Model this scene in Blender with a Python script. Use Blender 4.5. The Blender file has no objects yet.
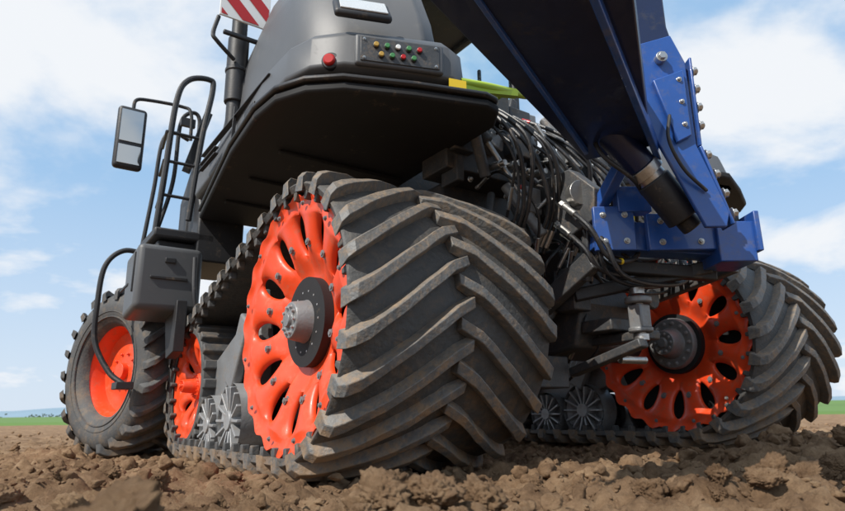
import bpy, bmesh, math, random
import numpy as np
from mathutils import Vector, Matrix, Euler, noise
random.seed(7); np.random.seed(7)
R=math.radians
# ------------------------------------------------------------------ materials
def mat(name, base, rough=0.5, metal=0.0, coat=0.0, dirt=None, dirt_amt=0.0, dirt_scale=6.0, bump=0.0, bump_scale=40.0, var=0.0, topdust=0.0, spec=0.5, mud=None, mudz=0.0):
    m=bpy.data.materials.new(name); m.use_nodes=True
    nt=m.node_tree; N=nt.nodes; Lk=nt.links
    b=N['Principled BSDF']
    b.inputs['Roughness'].default_value=rough; b.inputs['Metallic'].default_value=metal
    b.inputs['Coat Weight'].default_value=coat; b.inputs['Specular IOR Level'].default_value=spec
    tc=N.new('ShaderNodeTexCoord')
    n1=N.new('ShaderNodeTexNoise'); n1.inputs['Scale'].default_value=dirt_scale; n1.inputs['Detail'].default_value=6; n1.inputs['Roughness'].default_value=0.65
    Lk.new(tc.outputs['Object'],n1.inputs['Vector'])
    vr=N.new('ShaderNodeMixRGB'); vr.blend_type='MIX'
    vr.inputs[1].default_value=(base[0]*(1-var),base[1]*(1-var),base[2]*(1-var),1)
    vr.inputs[2].default_value=(min(1,base[0]*(1+var)),min(1,base[1]*(1+var)),min(1,base[2]*(1+var)),1)
    Lk.new(n1.outputs['Fac'],vr.inputs[0]); col=vr.outputs[0]
    if dirt:
        n2=N.new('ShaderNodeTexNoise'); n2.inputs['Scale'].default_value=dirt_scale*1.7; n2.inputs['Detail'].default_value=9; n2.inputs['Roughness'].default_value=0.75
        Lk.new(tc.outputs['Object'],n2.inputs['Vector'])
        rp=N.new('ShaderNodeMapRange'); rp.inputs['From Min'].default_value=0.62-0.35*dirt_amt; rp.inputs['From Max'].default_value=0.80-0.2*dirt_amt
        rp.inputs['To Max'].default_value=min(1,0.55+dirt_amt*0.4)
        Lk.new(n2.outputs['Fac'],rp.inputs['Value']); fac=rp.outputs[0]
        if topdust>0:
            g=N.new('ShaderNodeNewGeometry'); sx=N.new('ShaderNodeSeparateXYZ'); Lk.new(g.outputs['Normal'],sx.inputs[0])
            mr=N.new('ShaderNodeMapRange'); mr.inputs['From Min'].default_value=0.15; mr.inputs['From Max'].default_value=0.9; mr.inputs['To Max'].default_value=topdust
            Lk.new(sx.outputs['Z'],mr.inputs['Value'])
            mm=N.new('ShaderNodeMath'); mm.operation='MULTIPLY'; Lk.new(mr.outputs[0],mm.inputs[0]); Lk.new(n1.outputs['Fac'],mm.inputs[1])
            ma=N.new('ShaderNodeMath'); ma.operation='ADD'; ma.use_clamp=True; Lk.new(mm.outputs[0],ma.inputs[0]); Lk.new(fac,ma.inputs[1]); fac=ma.outputs[0]
        mx=N.new('ShaderNodeMixRGB'); mx.inputs[2].default_value=(*dirt,1)
        Lk.new(fac,mx.inputs[0]); Lk.new(col,mx.inputs[1]); col=mx.outputs[0]
        rr=N.new('ShaderNodeMapRange'); rr.inputs['To Min'].default_value=rough; rr.inputs['To Max'].default_value=0.9
        Lk.new(fac,rr.inputs['Value']); Lk.new(rr.outputs[0],b.inputs['Roughness'])
    if mud:
        n4=N.new('ShaderNodeTexNoise'); n4.inputs['Scale'].default_value=5.5; n4.inputs['Detail'].default_value=12; n4.inputs['Roughness'].default_value=0.78
        Lk.new(tc.outputs['Object'],n4.inputs['Vector'])
        sz=N.new('ShaderNodeSeparateXYZ'); Lk.new(tc.outputs['Object'],sz.inputs[0])
        hr=N.new('ShaderNodeMapRange'); hr.inputs['From Min'].default_value=mudz; hr.inputs['From Max'].default_value=mudz+1.1; hr.inputs['To Min'].default_value=.12; hr.inputs['To Max'].default_value=-.04
        Lk.new(sz.outputs['Z'],hr.inputs['Value'])
        ad=N.new('ShaderNodeMath'); ad.operation='ADD'; Lk.new(n4.outputs['Fac'],ad.inputs[0]); Lk.new(hr.outputs[0],ad.inputs[1])
        mf=N.new('ShaderNodeMapRange'); mf.inputs['From Min'].default_value=.54; mf.inputs['From Max'].default_value=.66; mf.inputs['To Max'].default_value=.8
        Lk.new(ad.outputs[0],mf.inputs['Value'])
        mx=N.new('ShaderNodeMixRGB'); mx.inputs[2].default_value=(*mud,1); Lk.new(mf.outputs[0],mx.inputs[0]); Lk.new(col,mx.inputs[1]); col=mx.outputs[0]
    Lk.new(col,b.inputs['Base Color'])
    if bump>0:
        n3=N.new('ShaderNodeTexNoise'); n3.inputs['Scale'].default_value=bump_scale; n3.inputs['Detail'].default_value=6
        Lk.new(tc.outputs['Object'],n3.inputs['Vector'])
        bp=N.new('ShaderNodeBump'); bp.inputs['Strength'].default_value=bump; bp.inputs['Distance'].default_value=0.01
        Lk.new(n3.outputs['Fac'],bp.inputs['Height']); Lk.new(bp.outputs[0],b.inputs['Normal'])
    return m
DUST=(0.24,0.17,0.11); MUD=(0.16,0.115,0.075)
M_rub=mat('rubber_tread',(0.055,0.056,0.056),0.6,dirt=(0.15,0.12,0.09),dirt_amt=0.35,dirt_scale=5,bump=0.8,bump_scale=30,var=0.4,topdust=0.3,mud=(.15,.10,.062))
M_lug=mat('rubber_lug',(0.115,0.118,0.118),0.52,dirt=(0.30,0.205,0.12),dirt_amt=0.45,dirt_scale=11,bump=0.8,bump_scale=30,var=0.5,topdust=0.5,mud=(.26,.165,.09))
M_tire=mat('tire_rubber',(0.07,0.07,0.07),0.7,dirt=DUST,dirt_amt=0.35,dirt_scale=4,bump=0.4,var=0.35,mud=MUD,mudz=-1.1)
M_org=mat('orange_paint',(0.80,0.066,0.013),0.40,coat=0.15,dirt=(0.36,0.15,0.08),dirt_amt=0.30,dirt_scale=6,bump=0.08,bump_scale=12,var=0.12)
M_body=mat('grey_body_paint',(0.088,0.091,0.096),0.45,dirt=(0.16,0.15,0.14),dirt_amt=0.12,dirt_scale=3,bump=0.15,bump_scale=300,var=0.12)
M_blk=mat('black_plastic',(0.022,0.022,0.024),0.5,dirt=DUST,dirt_amt=0.15,dirt_scale=6,bump=0.1,var=0.25)
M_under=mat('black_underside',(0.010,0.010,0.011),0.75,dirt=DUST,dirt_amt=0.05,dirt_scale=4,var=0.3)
M_cast=mat('dark_cast_iron',(0.065,0.067,0.07),0.5,metal=0.3,dirt=DUST,dirt_amt=0.3,dirt_scale=7,bump=0.3,bump_scale=50,var=0.4)
M_grey=mat('grey_cast',(0.21,0.215,0.22),0.45,metal=0.3,dirt=DUST,dirt_amt=0.35,dirt_scale=8,bump=0.25,bump_scale=50,var=0.25)
M_roll=mat('roller_steel',(0.36,0.365,0.37),0.4,metal=0.4,dirt=DUST,dirt_amt=0.35,dirt_scale=8,bump=0.2,bump_scale=50,var=0.2)
M_stl=mat('bare_steel',(0.48,0.47,0.45),0.35,metal=0.9,dirt=(0.2,0.16,0.12),dirt_amt=0.25,dirt_scale=9,bump=0.2,var=0.15)
M_blu=mat('blue_paint',(0.018,0.075,0.30),0.33,coat=0.3,dirt=(0.13,0.12,0.12),dirt_amt=0.28,dirt_scale=5,bump=0.1,bump_scale=15,var=0.22)
M_nvy_shade=mat('navy_paint_shaded',(0.006,0.013,0.052),0.38,coat=0.15,dirt=(0.05,0.048,0.045),dirt_amt=0.2,dirt_scale=4,bump=0.06,var=0.3)  # navy paint, with the boom's shade darkened into its base colour
M_hose=mat('hydraulic_hose',(0.020,0.020,0.022),0.38,dirt=DUST,dirt_amt=0.18,dirt_scale=12,bump=0.2,bump_scale=120,var=0.2)
M_lime=mat('lime_paint',(0.42,0.58,0.03),0.4,var=0.05)
M_red=mat('red_plastic',(0.45,0.012,0.01),0.25,var=0.05)
M_wht=mat('white_paint',(0.75,0.75,0.73),0.4,var=0.05)
M_yel=mat('yellow_label',(0.8,0.55,0.02),0.5,var=0.05)
M_grn=mat('green_cap',(0.05,0.22,0.07),0.5,var=0.05)
M_amb=mat('amber_cap',(0.45,0.28,0.05),0.5,var=0.05)
M_mir=mat('mirror_glass',(0.42,0.45,0.47),0.03,metal=1.0,var=0.02)
M_lens=mat('lamp_lens',(0.62,0.63,0.62),0.2,metal=0.1,var=0.1,bump=0.4,bump_scale=90)
# ------------------------------------------------------------------ helpers
def link(o,parent=None):
    bpy.context.scene.collection.objects.link(o)
    if parent is not None: o.parent=parent
    return o
def empty(name,loc=(0,0,0),rot=(0,0,0)):
    e=bpy.data.objects.new(name,None); e.location=loc; e.rotation_euler=rot; e.empty_display_size=0.2
    return link(e)
class MB:
    def __init__(s): s.v=[]; s.f=[]
    def add(s,vs,fs):
        o=len(s.v); s.v+= [tuple(p) for p in vs]; s.f+= [tuple(i+o for i in f) for f in fs]
    def box(s,c,d,rot=(0,0,0)):
        m=Matrix.Translation(c)@Euler(rot).to_matrix().to_4x4()
        vs=[m@Vector((sx*d[0]/2,sy*d[1]/2,sz*d[2]/2)) for sx in(-1,1) for sy in(-1,1) for sz in(-1,1)]
        s.add(vs,[(0,1,3,2),(4,6,7,5),(0,4,5,1),(2,3,7,6),(0,2,6,4),(1,5,7,3)])
    def beam(s,p,q,w,h,up=(0,0,1),w2=None,h2=None):
        p=Vector(p);q=Vector(q);d=(q-p).normalized();up=Vector(up)
        a=d.cross(up).normalized(); b=a.cross(d)
        w2=w if w2 is None else w2; h2=h if h2 is None else h2
        vs=[]
        for c,ww,hh in((p,w,h),(q,w2,h2)):
            for i,j in((-1,-1),(1,-1),(1,1),(-1,1)): vs.append(c+a*ww/2*i+b*hh/2*j)
        s.add(vs,[(3,2,1,0),(4,5,6,7),(0,1,5,4),(1,2,6,5),(2,3,7,6),(3,0,4,7)])
    def cyl(s,p,q,r,r2=None,n=20,cap=True):
        p=Vector(p);q=Vector(q);d=(q-p).normalized(); r2=r if r2 is None else r2
        up=Vector((0,0,1)) if abs(d.z)<0.9 else Vector((1,0,0))
        a=d.cross(up).normalized(); b=d.cross(a)
        vs=[];fs=[]
        for c,rr in((p,r),(q,r2)):
            for i in range(n):
                t=2*math.pi*i/n; vs.append(c+(a*math.cos(t)+b*math.sin(t))*rr)
        for i in range(n):
            j=(i+1)%n; fs.append((i,j,n+j,n+i))
        if cap: fs.append(tuple(range(n-1,-1,-1))); fs.append(tuple(range(n,2*n)))
        s.add(vs,fs)
    def hexb(s,p,d,r=0.02,h=0.018):
        p=Vector(p);d=Vector(d).normalized()
        s.cyl(p,p+d*h*0.3,r*1.35,n=16); s.cyl(p+d*h*0.3,p+d*h*1.3,r,n=6); s.cyl(p+d*h*1.3,p+d*h*1.6,r*.5,n=10)
    def path(s,pts,sub=8):
        P=[Vector(p) for p in pts]; Q=[]
        E=[P[0]*2-P[1]]+P+[P[-1]*2-P[-2]]
        for i in range(1,len(E)-2):
            for k in range(sub):
                t=k/sub; a,b,c,d=E[i-1],E[i],E[i+1],E[i+2]
                Q.append(0.5*((2*b)+(c-a)*t+(2*a-5*b+4*c-d)*t*t+(3*b-a-3*c+d)*t**3))
        Q.append(P[-1]); return Q
    def tube(s,pts,r,n=10,sub=8,smooth=True):
        P=s.path(pts,sub) if smooth and len(pts)>2 else [Vector(p) for p in pts]
        T=[(P[min(i+1,len(P)-1)]-P[max(i-1,0)]).normalized() for i in range(len(P))]
        up=Vector((0,0,1)) if abs(T[0].z)<0.9 else Vector((1,0,0))
        a=T[0].cross(up).normalized(); vs=[];fs=[]
        for i,p in enumerate(P):
            a=(a-T[i]*a.dot(T[i])).normalized(); b=T[i].cross(a)
            for k in range(n):
                t=2*math.pi*k/n; vs.append(p+(a*math.cos(t)+b*math.sin(t))*r)
        for i in range(len(P)-1):
            for k in range(n):
                j=(k+1)%n; fs.append((i*n+k,i*n+j,(i+1)*n+j,(i+1)*n+k))
        fs.append(tuple(range(n-1,-1,-1))); fs.append(tuple((len(P)-1)*n+k for k in range(n)))
        s.add(vs,fs); return P
    def prism(s,poly,off):
        n=len(poly); off=Vector(off)
        vs=[Vector(p) for p in poly]+[Vector(p)+off for p in poly]
        s.add(vs,[tuple(range(n-1,-1,-1)),tuple(range(n,2*n))]+[(i,(i+1)%n,n+(i+1)%n,n+i) for i in range(n)])
    def lathe(s,c,prof,n=48):
        c=Vector(c); m=len(prof); vs=[];fs=[]
        for i in range(n):
            t=2*math.pi*i/n
            for a,r in prof: vs.append(c+Vector((a,r*math.cos(t),r*math.sin(t))))
        for i in range(n):
            j=(i+1)%n
            for k in range(m-1): fs.append((i*m+k,j*m+k,j*m+k+1,i*m+k+1))
        s.add(vs,fs)
    def obj(s,name,material,parent=None,bevel=0.0,smooth=True,angle=35,seg=2,merge=False):
        me=bpy.data.meshes.new(name); me.from_pydata(s.v,[],s.f); me.update()
        bm=bmesh.new(); bm.from_mesh(me)
        if merge: bmesh.ops.remove_doubles(bm,verts=bm.verts,dist=0.0008)
        bmesh.ops.recalc_face_normals(bm,faces=bm.faces); bm.to_mesh(me); bm.free()
        me.materials.append(material)
        if smooth:
            me.polygons.foreach_set('use_smooth',[True]*len(me.polygons)); me.set_sharp_from_angle(angle=R(angle))
        o=bpy.data.objects.new(name,me); link(o,parent)
        if bevel>0:
            b=o.modifiers.new('bevel','BEVEL'); b.width=bevel; b.segments=seg; b.limit_method='ANGLE'; b.angle_limit=R(40)
        return o
# ------------------------------------------------------------------ tractor root
PHI=35
tractor=empty('tractor',(-0.92,3.9,0),(0,0,R(PHI)))
W=1.52
def hull_path():
    pts=[]
    for (cu,cz,r) in((0,1.0,0.95),(2.5,0.68,0.63)):
        for i in range(240):
            t=2*math.pi*i/240; pts.append((cu+r*math.cos(t),cz+r*math.sin(t)))
    pts=sorted(set(pts))
    def cr(o,a,b): return (a[0]-o[0])*(b[1]-o[1])-(a[1]-o[1])*(b[0]-o[0])
    lo=[]
    for p in pts:
        while len(lo)>=2 and cr(lo[-2],lo[-1],p)<=0: lo.pop()
        lo.append(p)
    up=[]
    for p in reversed(pts):
        while len(up)>=2 and cr(up[-2],up[-1],p)<=0: up.pop()
        up.append(p)
    return np.array(lo[:-1]+up[:-1])
def circ_path(r,cz):
    t=np.linspace(0,2*np.pi,240,endpoint=False); return np.stack([r*np.cos(t),cz+r*np.sin(t)],1)
class Path:
    def __init__(s,H):
        H=np.vstack([H,H[:1]]); d=np.hypot(*np.diff(H,axis=0).T); s.s=np.concatenate([[0],np.cumsum(d)]); s.H=H; s.L=s.s[-1]
    def raw(s,t):
        t=t%s.L; return np.array([np.interp(t,s.s,s.H[:,0]),np.interp(t,s.s,s.H[:,1])])
    def P(s,t,off):
        p=s.raw(t); a=s.raw(t-0.03); b=s.raw(t+0.03); d=b-a; d/=np.hypot(*d); n=np.array([d[1],-d[0]])
        return p+n*off
def sweep(mb,path,prof,n):
    m=len(prof); o=[]
    for i in range(n):
        t=path.L*i/n
        for (x,off) in prof:
            q=path.P(t,off); o.append((x,q[0],q[1]))
    fs=[]
    for i in range(n):
        j=(i+1)%n
        for k in range(m):
            l=(k+1)%m; fs.append((i*m+k,j*m+k,j*m+l,i*m+l))
    mb.add(o,fs)
def crown(fr): return -0.03*fr**4
def lugs(mb,path,x0,x1,npitch,shift,h,wb=0.062,wt=0.036,rough=0.004):
    w=(x1-x0)/2; xc=(x0+x1)/2; pitch=path.L/npitch; K=8
    for side in(-1,1):
        for i in range(npitch):
            s0=pitch*(i+(0.5 if side>0 else 0))+random.uniform(-.008,.008); vs=[]; hj=random.uniform(-.008,.004); wj=random.uniform(.9,1.08)
            for k in range(K+1):
                fr=1.0-k/K
                x=xc+side*(w*fr+0.012) if k==0 else xc+side*(w*fr) - side*(0.0 if k<K else 0.05)
                sh=-shift*(1-fr)+random.uniform(-.004,.004)
                hh=h*(1.0 if k<K else 0.6)+random.uniform(-rough,rough)+hj
                cb=crown(abs(fr))
                ws=(1.0 if k>1 else 1.15)*wj
                if k==0:
                    q=[path.P(s0+sh-wb*ws,-0.07+cb),path.P(s0+sh-wt*ws,hh*0.4+cb),path.P(s0+sh+wt*ws,hh*0.4+cb),path.P(s0+sh+wb*ws,-0.07+cb)]
                    vs+=[(x,a[0],a[1]) for a in q]
                    x=x-side*0.035; sh-=shift*0.035/w
                q=[path.P(s0+sh-wb*ws,-0.01+cb),path.P(s0+sh-wt*ws,hh+cb),path.P(s0+sh+wt*ws,hh+cb),path.P(s0+sh+wb*ws*.85,-0.01+cb)]
                vs+=[(x,a[0],a[1]) for a in q]
            nr=len(vs)//4; fs=[]
            for k in range(nr-1):
                for c in range(3): fs.append((k*4+c,k*4+c+1,(k+1)*4+c+1,(k+1)*4+c))
            fs.append((0,1,2,3)); e=(nr-1)*4; fs.append((e+3,e+2,e+1,e))
            mb.add(vs,fs)
def spoke_disc(mb,c,sgn,Rin,Rout,N,hole,hw,dish,bul,scal,M=12,solid=0.025):
    rc=(hole[0]+hole[1])/2; rh=(hole[1]-hole[0])/2
    rs=list(np.linspace(Rin,hole[0],6,endpoint=False))+[rc-rh*math.cos(math.pi*i/14) for i in range(15)]+list(np.linspace(hole[1],Rout,8)[1:])
    D=2*math.pi/N; vs=[];fs=[]
    for layer in(0,1):
      for k in range(N):
        base=len(vs)
        for r in rs:
            e=1-((r-rc)/rh)**2; w=hw*math.sqrt(e) if e>0 else 0.0
            w*= (0.7+0.6*(r-hole[0])/(hole[1]-hole[0]))
            wa=w/r
            for m in range(M+1):
                t=m/M; th=D*k+wa+t*(D-2*wa)
                fr=(r-Rin)/(Rout-Rin)
                depth=dish*(1-fr**1.5)+0.01*math.sin(fr*9)
                if r>hole[0]-0.12 and r<Rout-0.05:
                    ph=math.sin(math.pi*t)**0.6; amp=min(1,(r-hole[0]+0.12)/0.14)*min(1,(Rout-0.05-r)/0.07)
                    depth-=bul*ph*max(0,amp)
                rr=r
                if scal>0 and r>Rout-0.07:
                    sc=math.sin(th*N*2.0); sc=max(-1,min(1,sc*2.5)); rr=r+(r-(Rout-0.07))/0.07*scal*sc
                vs.append((c[0]+sgn*(depth+layer*solid),c[1]+rr*math.cos(th),c[2]+rr*math.sin(th)))
        for a in range(len(rs)-1):
            for m in range(M):
                i=base+a*(M+1)+m; fs.append((i,i+1,i+M+2,i+M+1))
        if layer==0:
            tot=N*len(rs)*(M+1)
            for a in range(len(rs)-1):
                for m in(0,M):
                    i=base+a*(M+1)+m; j=i+M+1
                    if rs[a]>=hole[0]-1e-6 and rs[a+1]<=hole[1]+1e-6: fs.append((i,j,j+tot,i+tot))
            for m in range(M):
                i=base+(len(rs)-1)*(M+1)+m; fs.append((i,i+1,i+1+tot,i+tot))
    mb.add(vs,fs)
def hub(c,sgn,r,parent,name,mt):
    mb=MB(); x=c[0]
    mb.lathe(c,[(sgn*0.06,r*1.3),(sgn*0.0,r*1.28),(-sgn*0.02,r*1.2),(-sgn*0.02,r*0.78),(-sgn*0.05,r*0.7),(-sgn*0.14,r*0.62),(-sgn*0.15,r*0.58),(-sgn*0.15,r*0.26),(-sgn*0.175,r*0.22),(-sgn*0.175,0.0001)],n=56)
    mb.obj(name,mt,parent,bevel=0.003); mb=MB()
    for i in range(14):
        t=2*math.pi*i/14; mb.hexb((x-sgn*0.02,c[1]+r*1.02*math.cos(t),c[2]+r*1.02*math.sin(t)),(-sgn,0,0),r*.07,0.014)
    for i in range(10):
        t=2*math.pi*i/10; mb.hexb((x-sgn*0.15,c[1]+r*0.44*math.cos(t),c[2]+r*0.44*math.sin(t)),(-sgn,0,0),r*.06,0.012)
    mb.obj(name+'_bolts',M_roll if mt!=M_org else M_org,parent)
def track_unit(x0,tag,parent):
    path=Path(hull_path())
    mb=MB(); e=crown(1)
    prof=[(x0+0.02,-0.09),(x0,-0.05),(x0+0.01,e-0.005)]
    for i in range(1,12):
        x=x0+W*i/12; fr=abs(i/12*2-1); g=0.02 if i==6 else 0
        prof.append((x,crown(fr)-g))
    prof+=[(x0+W-0.01,e-0.005),(x0+W,-0.05),(x0+W-0.02,-0.09)]
    sweep(mb,path,prof,220)
    mb.obj(tag+'_belt',M_rub,parent,angle=50)
    mb=MB(); lugs(mb,path,x0,x0+W,40,0.54,0.074,0.054,0.034); mb.obj(tag+'_belt_lugs',M_lug,parent,bevel=0.005,angle=30)
    mb=MB()
    for i in range(50):
        s=path.L*i/50
        for xx in (x0+0.05,x0+W-0.05):
            a=path.P(s-0.03,-0.085);b=path.P(s+0.03,-0.085);c=path.P(s+0.02,-0.15);d=path.P(s-0.02,-0.15)
            mb.prism([(xx-0.03,*a),(xx-0.03,*b),(xx-0.03,*c),(xx-0.03,*d)],(0.06,0,0))
    mb.obj(tag+'_belt_teeth',M_tire,parent,bevel=0.008)
    for sgn,xd,nm in((1,x0+0.03,'drive_wheel'),(-1,x0+W-0.03,'drive_wheel_back')):
        mb=MB(); spoke_disc(mb,(xd,0,1.0),sgn,0.2,0.845,12,(0.46,0.735),0.060,0.20,0.04,0.02)
        o=mb.obj(tag+'_'+nm,M_org,parent,merge=True,angle=50)
        b=o.modifiers.new('b','BEVEL'); b.width=0.008;b.segments=2;b.limit_method='ANGLE';b.angle_limit=R(55)
        mb=MB()
        for i in range(12):
            t=2*math.pi*(i+0.5)/12
            mb.hexb((xd+sgn*0.092,0.53*math.cos(t),1+0.53*math.sin(t)),(-sgn,0,0),0.026,0.022)
            mb.hexb((xd+sgn*0.0,0.775*math.cos(t),1+0.775*math.sin(t)),(-sgn,0,0),0.013,0.01)
        mb.obj(tag+'_wheel_bolts',M_grey,parent)
        hub((xd+sgn*(.17 if x0<1 else .10),0,1.0),sgn,0.2,parent,tag+'_hub',M_grey)
        mb=MB(); spoke_disc(mb,(xd+sgn*0.03,2.5,0.68),sgn,0.10,0.52,9,(0.22,0.38),0.045,0.12,0.03,0.0,M=8)
        mb.obj(tag+'_idler_wheel',M_org,parent,merge=True,angle=50)
        hub((xd+sgn*0.13,2.5,0.68),sgn,0.1,parent,tag+'_idler_hub',M_org)
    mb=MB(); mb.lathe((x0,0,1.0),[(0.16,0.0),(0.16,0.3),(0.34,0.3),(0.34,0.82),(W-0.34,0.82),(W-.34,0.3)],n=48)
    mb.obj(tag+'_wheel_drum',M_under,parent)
    mb=MB(); mb.lathe((x0,2.5,0.68),[(0.05,0.51),(0.05,0.56),(0.5,0.56),(0.5,0.4)],n=48); mb.lathe((x0+W,2.5,0.68),[(-0.05,0.49),(-0.05,0.55),(-0.5,0.56),(-0.5,0.4)],n=48)
    for i in range(22):
        t=2*math.pi*i/22
        for xx in(x0+0.28,x0+W-0.28):
            mb.box((xx,2.5+0.58*math.cos(t),0.68+0.58*math.sin(t)),(0.46,0.07,0.085),(t,0,0))
    mb.obj(tag+'_idler_tyre',M_tire,parent,bevel=0.012)
    mb=MB()
    for (yy,rr) in((1.15,0.29),(1.72,0.25)):
        for sgn,xx in((1,x0+0.06),(-1,x0+W-0.06)):
            mb.lathe((xx,yy,rr+0.07),[(sgn*0.0,rr),(sgn*0.22,rr),(sgn*0.22,rr*.9),(sgn*0.02,rr*0.9),(sgn*0.1,rr*.35),(-sgn*.02,rr*.25),(-sgn*.02,0.0)],n=36)
            for i in range(14):
                t=2*math.pi*i/14
                p=Vector((xx+sgn*0.03,yy+rr*.25*math.cos(t),rr+.07+rr*.25*math.sin(t))); q=Vector((xx+sgn*0.01,yy+rr*.92*math.cos(t),rr+.07+rr*.92*math.sin(t)))
                mb.beam(p,q,0.02,0.07,up=(1,0,0))
    mb.obj(tag+'_bogie_rollers',M_roll,parent,bevel=0.003)
    mb=MB()
    mb.prism([(x0+0.16,0.85,0.62),(x0+.16,1.2,0.5),(x0+.16,1.9,0.48),(x0+.16,2.45,0.6),(x0+.16,2.5,0.8),(x0+.16,1.9,0.9),(x0+.16,1.25,1.15),(x0+.16,0.95,1.4),(x0+.16,0.85,1.0)],(0.12,0,0))
    mb.box((x0+W/2,1.5,0.75),(W-0.45,0.9,0.35)); mb.cyl((x0+.10,1.25,.85),(x0+.30,1.25,.85),.09)
    mb.beam((x0+.1,.95,1.15),(x0+.1,1.25,.62),.08,.2,up=(0,1,0))
    mb.obj(tag+'_bogie_frame',M_grey,parent,bevel=0.02)
track_unit(0.0,'left_track',tractor)
rt=bpy.data.objects.new('right_track_unit',None); link(rt,tractor); rt.location=(0.02,-.14,.04)
track_unit(3.93,'right_track',rt)
# ---- front wheels
def front_wheel(xf,yf,steer,tag):
    e=bpy.data.objects.new(tag,None); link(e,tractor); e.location=(xf,yf,0.90); e.rotation_euler=(0,0,R(steer))
    w=0.72; mb=MB()
    prof=[(-w/2+.1,.50),(-w/2+.03,.53),(-w/2-.02,.62),(-w/2-.035,.72),(-w/2-.01,.82),(-w/2+.06,.87),(0,.89),(w/2-.06,.87),(w/2+.01,.82),(w/2+.035,.72),(w/2+.02,.62),(w/2-.03,.53),(w/2-.1,.50)]
    mb.lathe((0,0,0),prof,n=72)
    for s in(-1,1):
        for rr in(.60,.66): mb.lathe((s*(w/2+.012+.15*(rr-.6)),0,0),[(0,rr-.008),(s*.012,rr-.004),(s*.012,rr+.004),(0,rr+.008)],n=72)
    mb.obj(tag+'_tire',M_tire,e,angle=60)
    mb=MB(); p=Path(circ_path(0.89,0)); lugs(mb,p,-w/2-.03,w/2+.03,22,0.30,0.06,0.045,0.03); mb.obj(tag+'_tire_lugs',M_tire,e,bevel=0.008)
    mb=MB()
    for s in(1,-1):
        mb.lathe((0,0,0),[(-s*(w/2-.10),.51),(-s*(w/2-.04),.575),(-s*(w/2-.02),.57),(-s*(w/2-.05),.54),(-s*(w/2-.10),.51),(-s*(w/2-.16),.48),(-s*0.1,.45),(-s*.08,.38),(-s*0.12,.28),(-s*.14,.12),(-s*.14,.0001)],n=64)
    mb.obj(tag+'_rim',M_org,e,angle=40)
    mb=MB()
    for s in(1,-1):
        mb.cyl((-s*.12,0,0),(-s*.2,0,0),.10,.09,n=30)
        for i in range(10):
            t=2*math.pi*i/10; mb.hexb((-s*.13,.2*math.cos(t),.2*math.sin(t)),(-s,0,0),.016,.02)
    mb.obj(tag+'_hub',M_org,e,bevel=.004)
front_wheel(-0.16,4.0,21,'front_left_wheel'); front_wheel(5.5,4.0,21,'front_right_wheel')
# ---- chassis
mb=MB()
mb.box((2.69,2.6,1.25),(0.7,5.0,0.5)); mb.box((2.69,0.35,1.4),(0.9,0.8,0.8)); mb.prism([(2.35,-.1,.85),(2.35,-.4,.9),(2.35,-.5,1.25),(2.35,-.3,1.75),(2.35,.1,1.8),(2.35,.2,.85)],(.68,0,0))
mb.cyl((1.2,0.42,1.05),(4.2,0.42,1.05),.17); mb.cyl((0.5,4.0,.9),(4.9,4.0,.9),.13)
mb.box((2.2,0.6,2.15),(1.5,.9,0.35)); mb.box((2.2,1.0,2.8),(1.7,.5,1.1)); mb.box((3.2,.8,2.55),(.9,.9,1.0)); mb.box((2.7,.35,2.5),(.5,.5,.6)); mb.box((3.25,.15,2.9),(.35,.3,.7))
mb.box((1.62,.3,1.6),(.25,.6,.9)); mb.box((3.62,.5,1.6),(.3,.6,.8)); mb.box((2.9,1.5,3.2),(1.3,1.2,.5))
mb.obj('chassis_frame',M_cast,tractor,bevel=0.03)
# ---- fender plates
def slab(poly,z0,z1):
    m=MB(); m.prism([(x,y,z0) for y,x in poly],(0,0,z1-z0)); return m
DZ=.06
foot=[(2.75,.10),(0.9,-.15),(.2,-.2),(-.12,-.17),(-.35,-.05),(-.52,.15),(-.70,.6),(-.86,1.10),(-.84,1.22),(-.66,1.34),(2.75,1.5)]
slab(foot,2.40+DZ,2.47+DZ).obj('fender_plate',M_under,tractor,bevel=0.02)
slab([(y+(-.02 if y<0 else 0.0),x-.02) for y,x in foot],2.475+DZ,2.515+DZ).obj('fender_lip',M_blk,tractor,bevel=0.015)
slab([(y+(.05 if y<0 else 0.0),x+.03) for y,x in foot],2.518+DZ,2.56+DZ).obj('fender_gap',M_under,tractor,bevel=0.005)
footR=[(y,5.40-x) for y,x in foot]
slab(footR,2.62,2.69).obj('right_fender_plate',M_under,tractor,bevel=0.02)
mb=MB()
for y in(.6,1.3,2.0): mb.beam((.15,y,2.445),(1.3,y,2.445),.05,.03)
mb.obj('fender_ribs',M_under,tractor,bevel=.008)
def loft(levels,name,material,parent,bevel=0.0,x=0,dz=0):
    n=len(levels[0][1]); vs=[];fs=[]
    for z,poly in levels:
        for p in poly: vs.append((p[1]+x,p[0],z+dz))
    for a in range(len(levels)-1):
        for i in range(n): fs.append((a*n+i,a*n+(i+1)%n,(a+1)*n+(i+1)%n,(a+1)*n+i))
    fs.append(tuple(range(n))); fs.append(tuple((len(levels)-1)*n+i for i in range(n)))
    m=MB(); m.add(vs,fs); return m.obj(name,material,parent,bevel=bevel,seg=4,angle=50)
def fp(y0,y1,xa,xb):
    return [(y1,xa+.1),(y0+1.1,xa-.02),(y0+.65,xa),(y0+.42,xa+.08),(y0+.25,xa+.25),(y0+.12,xa+.55),(y0,xb-.15),(y0+.05,xb),(y0+.3,xb+.06),(y1,xb+.06)]
loft([(2.562,fp(-.70,2.6,-.06,1.0)),(2.60,fp(-.76,2.6,-.10,1.02)),(2.84,fp(-.75,2.6,-.08,1.0)),(2.90,fp(-.70,2.55,-.04,.97)),(2.93,fp(-.60,2.5,.02,.93))],'rear_body_cover',M_body,tractor,bevel=0.02,dz=DZ)
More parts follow.
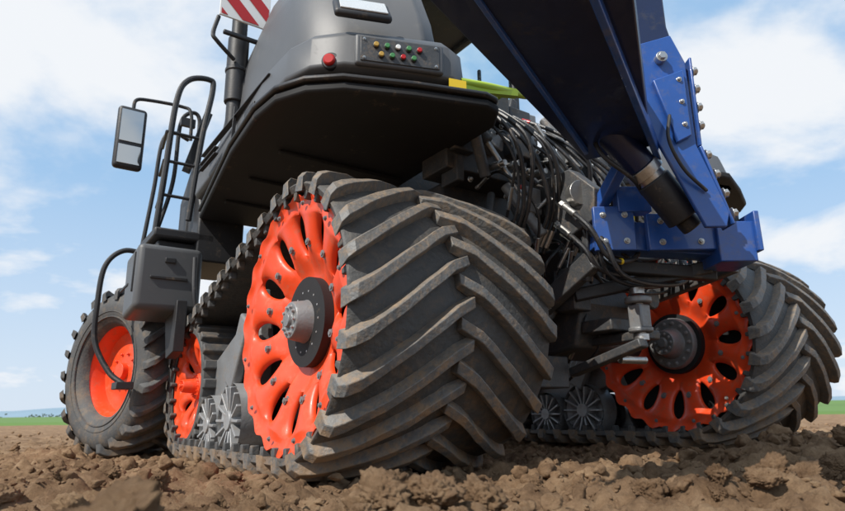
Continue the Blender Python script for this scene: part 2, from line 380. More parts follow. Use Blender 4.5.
loft([(2.92,fp(-.55,2.4,.04,.9)),(3.0,fp(-.56,2.4,.04,.92)),(3.25,fp(-.48,2.3,.05,.94)),(3.6,fp(-.34,2.2,.08,.94)),(4.0,fp(-.1,2.0,.2,.9)),(4.1,fp(0,1.8,.28,.85))],'upper_body_cover',M_body,tractor,bevel=0.025,dz=DZ)
loft([(2.62,fp(-.78,2.6,-.10,1.02)),(2.95,fp(-.70,2.5,-.04,.97)),(3.2,fp(-.4,2.3,.1,.92))],'right_body_cover',M_body,tractor,bevel=0.03,x=3.6)
ang=math.atan2(-.22,.6)
pm=Matrix.Translation((.50,-.65,2.71+DZ))@Matrix.Rotation(ang,4,'Z')
def P(x,y,z): return tuple(pm@Vector((x,y,z)))
mb=MB(); mb.box(P(0,0,0),(.62,.05,.23),(0,0,ang)); mb.obj('control_panel',M_body,tractor,bevel=.022,seg=4)
mb=MB(); mb.box(P(0,-.028,0),(.55,.01,.18),(0,0,ang)); mb.obj('control_panel_plate',M_cast,tractor,bevel=.004)
cols=[M_amb,M_grn,M_wht,M_grn,M_red,M_amb,M_grn,M_red,M_grn]
for i in range(9):
    r_=0 if i<5 else 1; xx=-.17+.075*(i if i<5 else i-5)+.035*r_; zz=.03-.07*r_
    m=MB(); m.cyl(P(xx,-.034,zz),P(xx,-.045,zz),.022,n=16); m.obj('button_bezel',M_blk,tractor,bevel=.003)
    m=MB(); m.cyl(P(xx,-.045,zz),P(xx,-.06,zz),.018,n=14); m.obj('push_button',cols[i],tractor,bevel=.004)
mb=MB()
for (dx,dz_) in((-.25,.07),(.25,.07),(-.25,-.07),(.25,-.07)): mb.hexb(P(dx,-.033,dz_),(-.4,-.92,0),.008,.008)
mb.obj('panel_screws',M_stl,tractor)
mb=MB(); mb.cyl((.10,-.41,2.70),(.062,-.455,2.70),.042,n=24); mb.obj('tail_light',M_red,tractor,bevel=.012)
mb=MB(); mb.cyl((.13,-.38,2.70),(.082,-.44,2.70),.062,n=24); mb.obj('tail_light_bezel',M_blk,tractor,bevel=.008)
mb=MB(); mb.box((.28,-.51,3.12),(.40,.06,.28),(R(-38),0,ang)); mb.obj('work_lamp',M_blk,tractor,bevel=.025)
mb=MB(); mb.box((.273,-.54,3.14),(.33,.012,.22),(R(-38),0,ang)); mb.obj('work_lamp_lens',M_lens,tractor,bevel=.004)
mb=MB(); mb.box((.90,-.775,2.62),(.13,.012,.065),(0,0,-.25)); mb.obj('warning_label',M_yel,tractor)
mb=MB(); mb.tube([(.98,-.70,2.70),(1.25,-.68,2.76),(1.5,-.64,2.82),(1.75,-.60,2.88),(1.95,-.56,2.98)],.032,n=12); mb.prism([(1.0,-.72,2.63),(1.6,-.66,2.80),(1.6,-.66,2.86),(1.0,-.72,2.73)],(.01,.05,0)); mb.tube([(1.5,-.62,2.82),(1.45,-.3,2.75)],.02); mb.obj('lime_guard_rail',M_lime,tractor)
mb=MB()
mb.box((-.09,1.1,2.80+DZ),(.05,1.8,.012)); mb.beam((-.11,1.0,2.62),(-.10,1.0,2.95),.012,.03); mb.box((-.10,.6,2.72),(.03,.22,.10)); mb.box((-.115,1.7,2.75),(.04,.5,.015)); mb.box((-.115,1.7,2.69),(.04,.5,.015))
mb.obj('cover_trim',M_blk,tractor,bevel=.003)
# exhaust & warning board
mb=MB(); mb.cyl((.06,1.6,2.9),(.06,1.6,4.35),.075); mb.cyl((.06,1.6,3.3),(.06,1.6,4.0),.10); mb.cyl((.06,1.6,3.62),(.06,1.6,3.66),.11); mb.beam((-.15,1.4,3.9),(.3,1.4,3.9),.04,.04); mb.tube([(-.2,1.4,4.05),(-.24,1.4,3.85),(-.2,1.4,3.78),(0,1.5,3.7)],.02)
mb.obj('exhaust_stack',M_blk,tractor,bevel=.01)
bx=.03
mb=MB(); mb.box((bx,1.35,4.27),(.48,.02,.48)); mb.obj('warning_board',M_wht,tractor,bevel=.004)
mb=MB()
def clip(pl):
    out=pl
    for ax,lim,sg in((0,-.225,1),(0,.225,-1),(1,-.225,1),(1,.225,-1)):
        res=[]
        for i in range(len(out)):
            a=out[i];b=out[(i+1)%len(out)]
            ia=(a[ax]-lim)*sg>=0; ib=(b[ax]-lim)*sg>=0
            if ia: res.append(a)
            if ia!=ib:
                t=(lim-a[ax])/(b[ax]-a[ax]); res.append((a[0]+(b[0]-a[0])*t,a[1]+(b[1]-a[1])*t))
        out=res
        if not out: break
    return out
for k in range(-2,3):
    x0=k*.30+.05
    pl=clip([(x0-.3,.3),(x0-.14,.3),(x0+.46,-.3),(x0+.30,-.3)])
    if len(pl)>2: mb.prism([(bx+a,1.337,4.27+b) for a,b in pl],(0,-.003,0))
mb.obj('warning_board_stripes',M_red,tractor,smooth=False)
# mirror + rails + steps
mb=MB(); mb.box((-.6,3.2,3.40),(.30,.10,.74)); mb.obj('mirror_housing',M_blk,tractor,bevel=.045,seg=4)
mb=MB(); mb.box((-.6,3.145,3.53),(.23,.008,.38)); mb.box((-.6,3.145,3.19),(.23,.008,.22)); mb.obj('mirror_glass',M_mir,tractor,bevel=.003)
mb=MB()
mb.tube([(-.6,3.2,3.76),(-.58,3.2,3.88),(-.45,3.2,3.92),(-.1,3.15,3.92),(.0,3.1,3.84),(.02,3.1,3.5)],.02)
mb.tube([(-.28,3,2.30),(-.24,3,3.0),(-.19,3,3.9),(-.08,3,4.20),(.15,3,4.28),(.2,3,4.16),(.12,3,3.5),(.05,3,2.5)],.033)
mb.tube([(-.24,3.25,2.30),(-.1,3.25,3.0),(-.08,3.25,3.7),(0,3.25,3.9),(.12,3.25,3.9),(.14,3.25,3.6),(.1,3.25,2.4)],.024)
mb.tube([(-.30,3.55,2.30),(-.24,3.55,3.0),(-.20,3.55,3.6),(-.08,3.55,3.75),(.1,3.55,3.7)],.024)
for z in(2.75,3.15,3.5): mb.tube([(-.26,3,z),(.08,3,z)],.018,smooth=False); mb.tube([(-.26,3,z),(-.2,3.5,z)],.018,smooth=False)
mb.beam((.0,3.1,3.1),(.2,3.1,3.9),.03,.09); mb.box((-.02,3.12,3.72),(.16,.05,.10))
mb.obj('access_handrails',M_blk,tractor)
mb=MB(); mb.box((-.02,3.2,2.26),(.62,.9,.10)); mb.box((-.02,3.2,2.14),(.5,.7,.12)); mb.prism([(.1,2.75,2.0),(.1,3.7,2.0),(.1,3.7,2.9),(.1,3.2,3.3),(.1,2.75,2.6)],(.5,0,0)); mb.obj('access_platform',M_blk,tractor,bevel=.02)
mb=MB(); mb.prism([(-.5,2.5,1.4),(-.5,3.1,1.35),(-.5,3.15,2.02),(-.5,2.5,2.06)],(.62,0,0)); mb.obj('tool_box',M_body,tractor,bevel=.06,seg=4)
mb=MB(); mb.prism([(-.12,2.42,1.0),(-.12,2.7,.95),(-.12,2.9,1.4),(-.12,2.42,1.5)],(.1,0,0)); mb.box((-.42,3.1,.70),(.16,.3,.07)); mb.box((-.50,3.12,1.7),(.02,.45,.03)); mb.box((-.505,2.62,1.78),(.02,.03,.4)); mb.box((-.2,2.49,1.72),(.35,.02,.03)); mb.box((-.2,2.49,1.9),(.10,.03,.05))
mb.tube([(-.28,3.3,2.13),(-.52,3.3,2.14),(-.68,3.3,1.95),(-.71,3.3,1.55),(-.69,3.3,1.15),(-.55,3.2,.85),(-.42,3.1,.72)],.028)
mb.tube([(.02,2.45,1.95),(.0,2.3,1.6),(.05,2.3,1.3)],.02)
mb.obj('step_rail',M_blk,tractor,bevel=.006)
# cab
mb=MB()
cx0,cx1,cy0,cy1,cz0,cz1=1.9,3.5,1.3,3.0,3.2,5.6
for x in(cx0,cx1):
    for y in(cy0,cy1): mb.beam((x,y,cz0),(x,y,cz1),.1,.1,up=(0,1,0))
for z in(cz0,4.15,cz1):
    mb.box(((cx0+cx1)/2,cy0,z),(cx1-cx0,.09,.1)); mb.box(((cx0+cx1)/2,cy1,z),(cx1-cx0,.09,.1)); mb.box((cx0,(cy0+cy1)/2,z),(.09,cy1-cy0,.1)); mb.box((cx1,(cy0+cy1)/2,z),(.09,cy1-cy0,.1))
mb.box(((cx0+cx1)/2,(cy0+cy1)/2,3.6),(cx1-cx0-.06,cy1-cy0-.06,.9)); mb.box(((cx0+cx1)/2,(cy0+cy1)/2,5.72),(cx1-cx0+.2,cy1-cy0+.2,.2))
mb.box((2.7,1.9,4.5),(.5,.15,.7)); mb.box((3.1,1.5,4.4),(.05,.05,.5))
mb.obj('cab_frame',M_blk,tractor,bevel=.03)
gm=bpy.data.materials.new('cab_glass'); gm.use_nodes=True; b=gm.node_tree.nodes['Principled BSDF']; b.inputs['Transmission Weight'].default_value=1; b.inputs['Roughness'].default_value=0; b.inputs['IOR'].default_value=1.03; b.inputs['Base Color'].default_value=(.8,.92,.95,1)
mb=MB(); mb.box(((cx0+cx1)/2,cy0-.01,4.87),(cx1-cx0-.1,.01,1.34)); mb.box((cx0-.01,(cy0+cy1)/2,4.87),(.01,cy1-cy0-.1,1.34)); mb.obj('cab_window',gm,tractor)
# ---- hydraulic clutter
mb=MB(); ms=MB(); mg=MB(); ml=MB(); tags=[MB(),MB(),MB()]
rng=random.Random(3)
def hose(pts,r,tagp=.3):
    Pp=mb.tube(pts,r,n=9)
    for a,b_ in((Pp[1],Pp[4]),(Pp[-5],Pp[-2])): ms.cyl(a,b_,r*1.35,n=12)
    ms.cyl(Pp[0],Pp[1],r*1.7,n=6)
    if rng.random()<tagp:
        k=rng.randrange(6,len(Pp)-8); tags[rng.randrange(3)].cyl(Pp[k],Pp[k+1],r*1.25,n=12)
for g in range(5):
    x=1.25+.28*g; y=-.18-.04*g; z=2.92-.06*g; x2=x+.35+.05*g; y2=-.55; z2=1.75+.05*rng.random()
    for i in range(3):
        dx=.055*i; j=lambda s:rng.uniform(-s,s)
        hose([(x+dx,y+.3,z+j(.03)),(x+dx+.03,y,z+.06+j(.04)),((x+x2)/2+dx+.06+j(.06),-.62-.05*i+j(.03),(z+z2)/2+.12+j(.08)),(x2+dx,y2-.05,z2+.2),(x2+dx,y2+.15,z2-.15)],rng.choice([.012,.015,.018]))
for i in range(8):
    x=rng.uniform(1.4,2.6); z=rng.uniform(2.1,2.7); hose([(x,-.1,z),(x,-.4,z+.04),(x+rng.uniform(-.2,.3),-.6,z-.3),(x+rng.uniform(-.1,.4),-.4,z-.7)],.012)
for i in range(9):
    x=2.0+rng.uniform(-.15,.3); x2=x+rng.uniform(.4,1.0); y=-1.0+.045*i; zz=rng.uniform(1.5,1.8); sg=rng.uniform(.15,.42)
    hose([(x,y+.25,zz+.3),(x,y,zz+.05),(x+.1,y-.05,zz-sg*.8),((x+x2)/2,y-.08,zz-sg),(x2-.08,y-.1,zz-sg*.7),(x2,y-.1,zz+.05),(x2+.05,y+.1,zz+.3)],rng.choice([.013,.016,.019]))
for i in range(9):
    x=rng.uniform(1.9,3.4); z=rng.uniform(1.0,2.6); hose([(x,-.15,z),(x+rng.uniform(-.1,.1),-.4,z-.1),(x+rng.uniform(-.3,.3),-.45,z-.35),(x+rng.uniform(-.3,.3),-.1,z-.6)],.012)
mb.obj('hydraulic_hoses',M_hose,tractor)
for t_,m_,n_ in zip(tags,(M_red,M_yel,M_grn),('red','yellow','green')):
    if t_.v: t_.obj('hose_sleeves_'+n_,m_,tractor)
for i in range(6):
    x=1.55+.15*i; z=2.30+.03*(i%2); ms.cyl((x,-.3,z),(x,-.48,z-.02),.03,n=16); ms.cyl((x,-.48,z-.02),(x,-.53,z-.025),.024,n=16)
ms.cyl((1.5,-.35,2.55),(1.78,-.5,2.0),.022); ms.cyl((2.55,-.55,1.62),(2.55,-.62,1.62),.03); ms.cyl((2.0,-.45,2.75),(2.25,-.6,2.25),.02)
ms.cyl((2.05,-.78,2.02),(2.02,-.86,2.02),.10,n=30); ms.cyl((2.45,-.95,1.22),(2.45,-.95,.92),.035); ms.cyl((2.5,-.7,.78),(2.75,-.75,.78),.03)
for p in[(2.45,-.95,1.25),(2.45,-.95,.9)]: ms.cyl(p,(p[0],p[1],p[2]+.05),.055,n=20)
for k in range(26):
    x=rng.uniform(1.3,3.4); z=rng.uniform(1.0,2.9); y=rng.uniform(-.45,-.2); ms.hexb((x,y,z),(0,-1,0),.018,.02)
ms.obj('hydraulic_fittings',M_stl,tractor,bevel=.003)
mg.box((1.7,0.0,2.45),(.9,.35,.3)); mg.box((1.35,-.1,2.7),(.3,.3,.35)); mg.box((2.0,-.15,2.75),(.25,.25,.45)); mg.box((1.75,-.2,2.95),(.2,.2,.3))
for k in range(26):
    x=rng.uniform(1.3,3.2); z=rng.uniform(1.9,3.1); (mg if k%4 else ml).box((x,rng.uniform(-.3,.2),z),(rng.uniform(.06,.25),rng.uniform(.08,.3),rng.uniform(.06,.28)),(0,rng.choice([0,0,.3]),rng.uniform(-.1,.1)))
for k in range(8):
    x=rng.uniform(1.5,3.2); z=rng.uniform(2.1,2.9); mg.cyl((x,-.2,z),(x+rng.uniform(-.25,.25),-.4,z-rng.uniform(.2,.5)),rng.uniform(.03,.055))
mg.cyl((1.40,-.30,2.75),(1.52,-.37,2.5),.05); mg.cyl((1.25,-.45,2.75),(1.5,-.35,2.2),.045)
mg.cyl((2.35,-.2,2.7),(2.6,-.6,1.75),.06); mg.cyl((2.25,0,3.0),(2.3,-.15,2.5),.08)
mg.prism([(2.02,-.3,2.25),(2.02,-.75,2.25),(2.02,-.98,2.02),(2.02,-.95,1.78),(2.02,-.7,1.7),(2.02,-.45,1.95),(2.02,-.3,1.9)],(.12,0,0))
mg.prism([(3.1,-.3,2.15),(3.1,-.75,2.15),(3.1,-.98,1.95),(3.1,-.95,1.75),(3.1,-.7,1.68),(3.1,-.3,1.8)],(.12,0,0))
mg.beam((2.15,.1,1.05),(2.10,-.85,1.5),.09,.16); mg.beam((3.2,.1,1.25),(3.16,-1.35,1.5),.09,.14)
mg.beam((2.08,-.85,1.9),(2.12,-.75,1.35),.06,.06,up=(0,1,0)); mg.cyl((3.15,-.8,1.9),(3.15,-1.0,1.4),.04)
mg.box((2.62,-.6,1.05),(.5,.3,.1)); mg.beam((2.62,-.4,.95),(2.55,-.98,.95),.16,.07); mg.beam((2.4,-.3,.7),(2.4,-1.0,.88),.1,.07)
ml.box((2.45,-.95,1.08),(.12,.12,.18)); ml.cyl((2.45,-.95,1.18),(2.45,-.95,1.23),.10,n=24); ml.cyl((2.45,-.95,.96),(2.45,-.95,1.0),.09,n=24)
mg.cyl((2.95,-.55,1.3),(2.95,-.75,1.3),.09); mg.box((2.3,-.45,1.35),(.2,.2,.35)); mg.box((3.0,-.4,1.6),(.35,.25,.2))
mg.cyl((1.95,-.2,.85),(2.3,-.3,1.3),.05); mg.box((2.1,-.2,.7),(.4,.3,.25))
mg.box((3.1,-.1,2.7),(.2,.3,.9)); mg.box((3.35,-.1,3.1),(.15,.3,.5)); mg.cyl((3.0,-.3,2.3),(3.0,-.3,3.2),.05)
mg.obj('rear_linkage',M_cast,tractor,bevel=.012); 
ml.prism([(2.15,-.6,2.15),(2.15,-.85,2.0),(2.15,-.85,1.85),(2.15,-.6,1.9)],(.05,0,0)); ml.box((1.9,-.42,2.05),(.18,.1,.22)); ml.cyl((1.75,-.3,2.2),(1.95,-.5,1.75),.045); ml.box((2.6,-.5,2.1),(.2,.12,.16)); ml.cyl((2.2,-.35,2.9),(2.4,-.55,2.4),.04)
ml.obj('hitch_castings',M_grey,tractor,bevel=.012)
# ------------------------------------------------------------------ towed implement (world coordinates)
imp=empty('towed_implement')
mb=MB()
mb.beam((-.38,1.0,2.95),(1.42,4.02,2.32),1.5,.4,w2=.46,h2=.3)
mb.prism([(1.33,3.84,2.95),(1.45,3.84,2.70),(1.84,3.84,2.90),(1.80,3.84,3.1),(1.80,3.84,4.3),(1.31,3.84,4.3)],(.05,.35,0))
mb.cyl((1.0,3.70,2.62),(1.54,3.96,2.06),.115,n=36)
mb.obj('gooseneck_beam',M_nvy_shade,imp,bevel=.012)
mb=MB()
mb.beam((.30,1.6,2.60),(1.66,3.92,2.14),.045,.12); mb.beam((-.38,1.65,2.68),(1.17,3.95,2.17),.03,.05)
mb.prism([(1.46,3.80,2.90),(1.80,3.80,3.0),(1.88,3.80,2.78),(1.88,3.80,2.15),(2.04,3.80,1.66),(2.01,3.80,1.56),(1.87,3.80,1.56),(1.72,3.80,1.93),(1.60,3.80,2.22),(1.45,3.80,2.5)],(0,.035,0))
mb.prism([(1.62,3.76,2.62),(1.84,3.76,2.70),(1.84,3.76,2.2),(1.74,3.76,2.15)],(0,.037,0))
mb.beam((1.92,3.88,2.82),(1.91,3.88,2.14),.16,.02,up=(1,0,0)); mb.beam((1.91,3.88,2.14),(2.06,3.88,1.58),.16,.02,up=(1,0,0))
mb.beam((1.28,4.42,1.68),(2.42,4.42,1.59),.2,.22)
mb.box((1.42,4.28,1.70),(.30,.05,.34)); mb.box((2.27,4.36,1.57),(.27,.34,.30)); mb.box((1.58,4.3,1.92),(.25,.12,.2)); mb.box((1.90,4.26,1.66),(.5,.06,.28))
mb.box((2.42,4.3,1.64),(.04,.28,.30)); mb.beam((1.3,4.4,1.8),(1.5,4.1,2.2),.1,.08)
mb.obj('hitch_frame',M_blu,imp,bevel=.008)
mb=MB()
mb.cyl((1.54,3.96,2.06),(1.59,3.98,2.01),.13,n=32); mb.cyl((1.59,3.98,2.01),(1.63,3.99,1.97),.105,n=32)
for (x,z) in((1.93,2.72),(1.93,2.58),(1.93,2.44),(1.925,2.30),(1.945,2.08),(1.985,1.94),(2.025,1.80),(2.065,1.66)): mb.hexb((x,3.83,z),(1,-.15,.1),.029,.026)
mb.cyl((1.70,3.81,2.80),(1.70,3.75,2.80),.04,n=24); mb.cyl((1.70,3.75,2.80),(1.70,3.73,2.80),.028,n=6)
for (x,z) in((1.34,1.80),(1.34,1.60),(1.5,1.80),(1.5,1.60),(1.75,1.74),(2.03,1.74),(1.75,1.58),(2.03,1.58)): mb.hexb((x,4.23 if x>1.6 else 4.255,z),(0,-1,0),.018,.018)
for (x,z) in((1.80,2.62),(1.80,2.45),(1.80,2.28)): mb.hexb((x,3.76,z),(0,-1,0),.014,.014)
mb.obj('bolts',M_stl,imp,bevel=.003)
mb=MB(); mb.cyl((1.63,3.99,1.97),(1.84,4.04,1.70),.12,n=32); mb.cyl((1.84,4.04,1.70),(1.90,4.05,1.63),.075,n=32)
mb.box((2.35,4.45,1.80),(.1,.2,.12)); mb.beam((1.5,4.5,1.46),(2.25,4.55,1.40),.1,.1); mb.beam((1.2,4.7,1.28),(2.2,4.5,1.45),.08,.10)
mb.tube([(1.2,3.95,2.35),(1.25,3.85,2.1),(1.45,3.9,1.95),(1.6,4.1,1.9)],.016); mb.tube([(1.7,3.75,2.35),(1.66,3.72,2.15),(1.75,3.75,1.95),(1.9,3.78,1.8)],.012)
mb.obj('damper_cylinder',M_blk,imp,bevel=.012)
# ------------------------------------------------------------------ ground
def gh(x,y):
    d=math.hypot(x,y)
    f=1.0/(1+max(0,d-14)*.08)
    v=Vector((x,y,0))
    h=.09*(noise.fractal(v*.9,1,2.1,3))*f
    h+=.085*abs(noise.noise(v*3.1))*f
    if d<22:
        h+=.075*abs(noise.noise(v*7.3+Vector((5,2,0))))+.04*noise.noise(v*15)*(1 if d<12 else .5)
        if d<9: h+=.022*noise.noise(v*31)+.010*noise.noise(v*60)
    h+=.19*math.exp(-((x-2.6)**2/1.2+(y-3.9)**2/.5))+.12*math.exp(-((x-3.8)**2/1.5+(y-5)**2/1.2))+.06*math.exp(-((x+1.2)**2/1.5+(y-3.0)**2/.12))
    h+=.18*math.exp(-((x+.62)**2/.06+(y-1.25)**2/.05))+.12*math.exp(-((x+.05)**2/.08+(y-2.0)**2/.05))+.10*math.exp(-((x-1.3)**2/.3+(y-2.5)**2/.1))
    return h-.045
def axis(lo,a,b,hi,st,n1,n2):
    u=[a+st*i for i in range(int((b-a)/st)+1)]
    L=math.log((hi-b)/st); R_=[b+st*math.exp(L*(i/n2)) for i in range(1,n2+1)]
    L2=math.log((a-lo)/st); Lf=[a-st*math.exp(L2*(i/n1)) for i in range(n1,0,-1)]
    return Lf+u+R_
def grid(name,xs,ys,fz,material):
    vs=[(x,y,fz(x,y)) for y in ys for x in xs]; n=len(xs)
    fs=[(j*n+i,j*n+i+1,(j+1)*n+i+1,(j+1)*n+i) for j in range(len(ys)-1) for i in range(n-1)]
    me=bpy.data.meshes.new(name); me.from_pydata(vs,[],fs); me.materials.append(material)
    me.polygons.foreach_set('use_smooth',[True]*len(fs)); o=bpy.data.objects.new(name,me); link(o); return o
M_soil=bpy.data.materials.new('soil'); M_soil.use_nodes=True
nt=M_soil.node_tree; N=nt.nodes; Lk=nt.links; b=N['Principled BSDF']; b.inputs['Roughness'].default_value=.95; b.inputs['Specular IOR Level'].default_value=.15
tc=N.new('ShaderNodeTexCoord'); na=N.new('ShaderNodeTexNoise'); na.inputs['Scale'].default_value=3.4; na.inputs['Detail'].default_value=12; na.inputs['Roughness'].default_value=.78
Lk.new(tc.outputs['Object'],na.inputs['Vector']); cr=N.new('ShaderNodeValToRGB'); Lk.new(na.outputs['Fac'],cr.inputs[0])
cr.color_ramp.elements[0].position=.32; cr.color_ramp.elements[0].color=(.10,.057,.032,1); cr.color_ramp.elements[1].position=.70; cr.color_ramp.elements[1].color=(.46,.315,.19,1)
e=cr.color_ramp.elements.new(.5); e.color=(.27,.17,.098,1)
Lk.new(cr.outputs[0],b.inputs['Base Color'])
nb=N.new('ShaderNodeTexNoise'); nb.inputs['Scale'].default_value=38; nb.inputs['Detail'].default_value=9; nb.inputs['Roughness'].default_value=.78; Lk.new(tc.outputs['Object'],nb.inputs['Vector'])
bp=N.new('ShaderNodeBump'); bp.inputs['Strength'].default_value=1.0; bp.inputs['Distance'].default_value=.03; Lk.new(nb.outputs['Fac'],bp.inputs['Height']); Lk.new(bp.outputs[0],b.inputs['Normal'])
grid('ground',axis(-4000,-4.2,5.2,4000,.025,110,110),axis(-60,.8,7.6,6000,.026,40,150),gh,M_soil)
def ico(sub):
    bm=bmesh.new(); bmesh.ops.create_icosphere(bm,subdivisions=sub,radius=1); v=np.array([p.co[:] for p in bm.verts]); f=np.array([[q.index for q in p.verts] for p in bm.faces]); bm.free(); return v,f
def variants(sub,k,amp):
    v,f=ico(sub); out=[]
    for i in range(k):
        pl=[(Vector((rng.gauss(0,1),rng.gauss(0,1),rng.gauss(0,1))).normalized(),rng.uniform(.45,.82)) for _ in range(11)]
        w=[]
        for p in v:
            q=Vector(p); r=1.0
            for n,d in pl:
                c=q.dot(n)
                if c>0.05: r=min(r,d/c)
            s=q+Vector((i*7.1,0,i*3.3)); n=noise.noise(s*1.6)*.5+abs(noise.noise(s*3.1))*.5+(noise.noise(s*7)*.35+noise.noise(s*14)*.16)*(sub>2)
            w.append(q*r*(1+amp*n))
        out.append(np.array([x[:] for x in w]))
    return out,f
vs1,f1=variants(2,14,.5); vs3,f3=variants(3,14,.55); vs2,f2=variants(5,10,.6)
AV=[];AF=[];off=0
def put(vars_,f,x,y,s,zs=.75,dz=0.3):
    global off
    v=vars_[rng.randrange(len(vars_))]; M_=np.array(Euler((rng.uniform(0,6),rng.uniform(0,6),rng.uniform(0,6))).to_matrix())
    q=(v*np.array([1,rng.uniform(.65,1),rng.uniform(.6,.95)]))@M_.T*s; q[:,2]*=zs; q+=np.array([x,y,gh(x,y)+s*dz]); AV.append(q); AF.append(f+off); off+=len(q)
for i in range(15000):
    y=1.2+14*rng.random()**1.6; x=rng.uniform(-1,1)*(y*.85+1.2)+.2
    s=min(.06,.0085/(rng.random()**.62+.05))
    if s>.026 and y<7: put(vs3,f3,x,y,s)
    else: put(vs1,f1,x,y,s)
for i in range(340):
    y=1.8+5.5*rng.random()**1.2; x=rng.uniform(-1,1)*(y*.85+.8)+.2
    put(vs2 if y<3.5 else vs3,f2 if y<3.5 else f3,x,y,rng.uniform(.04,.095))
for x,y,s in((-.60,1.22,.12),(-.45,1.35,.08),(-.85,1.5,.1),(-.14,1.95,.10),(.02,2.0,.12),(.18,2.1,.09),(.3,2.0,.05),(1.9,3.3,.13),(2.5,3.7,.12),(.9,2.6,.08),(-1.9,2.9,.11),(3.0,4.1,.12),(1.4,2.6,.10),(1.15,2.5,.07),(1.6,2.7,.11),(2.1,3.0,.10),(-1.3,2.4,.09),(-1.6,2.6,.08),(.6,2.2,.06),(2.2,3.4,.09),(2.8,3.8,.09)): put(vs2,f2,x,y,s)
def bulk(name,AV,AF,material,smooth):
    V=np.concatenate(AV);F=np.concatenate(AF).astype(np.int32)
    me=bpy.data.meshes.new(name); me.vertices.add(len(V)); me.vertices.foreach_set('co',V.astype(np.float32).ravel())
    me.loops.add(F.size); me.loops.foreach_set('vertex_index',F.ravel()); me.polygons.add(len(F)); me.polygons.foreach_set('loop_start',np.arange(len(F),dtype=np.int32)*3)
    me.polygons.foreach_set('use_smooth',[smooth]*len(F)); me.update(calc_edges=True); me.validate(); me.materials.append(material); link(bpy.data.objects.new(name,me))
bulk('soil_clods',AV,AF,M_soil,True)
M_green=mat('crop_green',(.10,.19,.035),.9,var=.3,dirt_scale=.05); M_hill=mat('hazy_hill',(.20,.29,.36),1,var=.15,dirt_scale=.004); M_tree=mat('distant_foliage',(.09,.14,.10),.9,var=.4,dirt_scale=.1)  # hill colour carries the bluish distance haze, no volume
def gz(x,y): 
    r=min(1,max(0,(x-10)/60)); e=min(1,max(0,(y-34)/100)); return .10+e*(.10+1.4*r)-(.25 if y<34.5 else 0)
gx=[1500*math.copysign(abs(i/30)**2.2,i) for i in range(-30,31)]
grid('green_field',gx,[34,35,37,40,50,70,100,140,200,300,450,700],gz,M_green)
def hz(x,y):
    e=math.sin(math.pi*min(1,max(0,(y-2200)/1800))); return -5+e*(38+22*noise.noise(Vector((x*.0011,3,0)))+10*noise.noise(Vector((x*.004,8,0)))+ (8 if x>0 else 4))
grid('hills',[ -5200+80*i for i in range(131)],[2200+150*i for i in range(13)],hz,M_hill)
AV=[];AF=[];off=0
for c in range(34):
    cx=rng.uniform(-1300,1300); cy=rng.uniform(950,1300)
    for k in range(60):
        v=vs1[rng.randrange(10)]; s=rng.uniform(.8,2.0); q=v*s+np.array([cx+rng.gauss(0,22),cy+rng.gauss(0,5),abs(rng.gauss(2,1.8))]); AV.append(q);AF.append(f1+off);off+=len(q)
bulk('distant_trees',AV,AF,M_tree,False)
# ------------------------------------------------------------------ camera / sky / sun
cam_d=bpy.data.cameras.new('camera'); cam=bpy.data.objects.new('camera',cam_d); link(cam)
cam.location=(0,0,0.41); cam.rotation_euler=(Matrix.Rotation(R(90+14.5),3,'X')@Matrix.Rotation(R(-0.8),3,'Z')).to_euler(); cam_d.lens=36*603/845; cam_d.sensor_width=36; cam_d.clip_end=20000; cam_d.clip_start=0.05
cam_d.dof.use_dof=True; cam_d.dof.focus_distance=3.8; cam_d.dof.aperture_fstop=2.8
bpy.context.scene.camera=cam
w=bpy.data.worlds.new('World'); bpy.context.scene.world=w; w.use_nodes=True
nt=w.node_tree; N=nt.nodes; Lk=nt.links; bg=N['Background']; sk=N.new('ShaderNodeTexSky'); sk.sky_type='NISHITA'; sk.sun_disc=False
sd=Vector((-0.66,-0.70,0.95)).normalized()
sk.sun_elevation=math.asin(sd.z); sk.sun_rotation=math.atan2(sd.x,sd.y); sk.air_density=1.0; sk.dust_density=1.0
tc=N.new('ShaderNodeTexCoord'); sx=N.new('ShaderNodeSeparateXYZ'); Lk.new(tc.outputs['Generated'],sx.inputs[0])
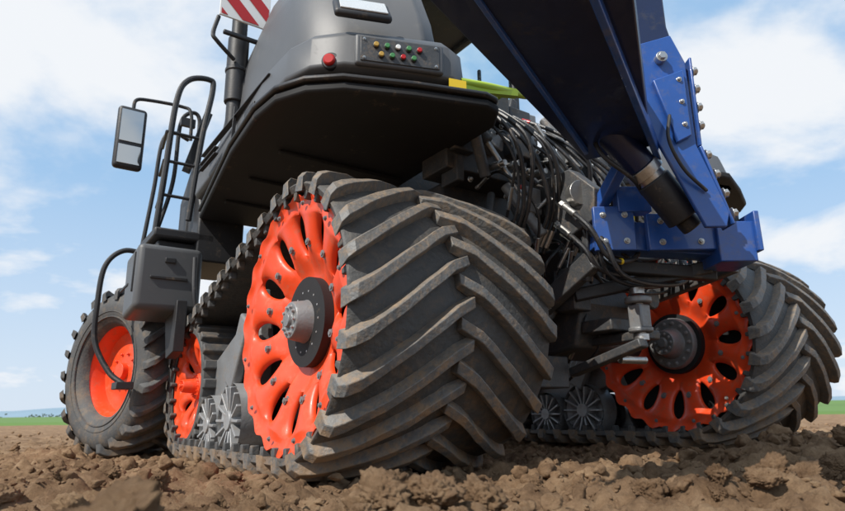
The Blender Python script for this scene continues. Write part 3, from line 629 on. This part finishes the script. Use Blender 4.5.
def mth(op,a,b=None,clamp=False):
    n=N.new('ShaderNodeMath'); n.operation=op; n.use_clamp=clamp
    for i,q in enumerate((a,b)):
        if q is None: continue
        if isinstance(q,(int,float)): n.inputs[i].default_value=q
        else: Lk.new(q,n.inputs[i])
    return n.outputs[0]
den=mth('ADD',mth('MAXIMUM',sx.outputs['Z'],0.0),0.30)
cx=N.new('ShaderNodeCombineXYZ'); Lk.new(mth('DIVIDE',sx.outputs['X'],den),cx.inputs[0]); Lk.new(mth('DIVIDE',sx.outputs['Y'],den),cx.inputs[1]); cx.inputs[2].default_value=9.2
cn=N.new('ShaderNodeTexNoise'); cn.inputs['Scale'].default_value=1.7; cn.inputs['Detail'].default_value=10; cn.inputs['Roughness'].default_value=.54; cn.inputs['Distortion'].default_value=.2; Lk.new(cx.outputs[0],cn.inputs['Vector'])
cm=N.new('ShaderNodeMapRange'); cm.interpolation_type='SMOOTHSTEP'; cm.inputs['From Min'].default_value=.45; cm.inputs['From Max'].default_value=.61; Lk.new(cn.outputs['Fac'],cm.inputs['Value'])
hzn=N.new('ShaderNodeMapRange'); hzn.inputs['From Min'].default_value=0.0; hzn.inputs['From Max'].default_value=.35; hzn.inputs['To Min'].default_value=.6; hzn.inputs['To Max'].default_value=0.0; Lk.new(sx.outputs['Z'],hzn.inputs['Value'])
fac=mth('MAXIMUM',cm.outputs[0],hzn.outputs[0])
blue=N.new('ShaderNodeMixRGB'); blue.blend_type='MIX'; blue.inputs[0].default_value=.75; blue.inputs[2].default_value=(4.2,6.8,10.0,1); Lk.new(sk.outputs[0],blue.inputs[1])
mx=N.new('ShaderNodeMixRGB'); mx.inputs[2].default_value=(8.9,9.2,9.6,1); Lk.new(fac,mx.inputs[0]); Lk.new(blue.outputs[0],mx.inputs[1]); Lk.new(mx.outputs[0],bg.inputs[0]); bg.inputs[1].default_value=0.1
sl=bpy.data.lights.new('sun','SUN'); sl.energy=5.0; sl.angle=R(0.5); sl.color=(1,.95,.87); so=bpy.data.objects.new('sun',sl); link(so)
so.rotation_euler=sd.to_track_quat('Z','Y').to_euler()
sc=bpy.context.scene; sc.view_settings.view_transform='Standard'; sc.view_settings.look='None'
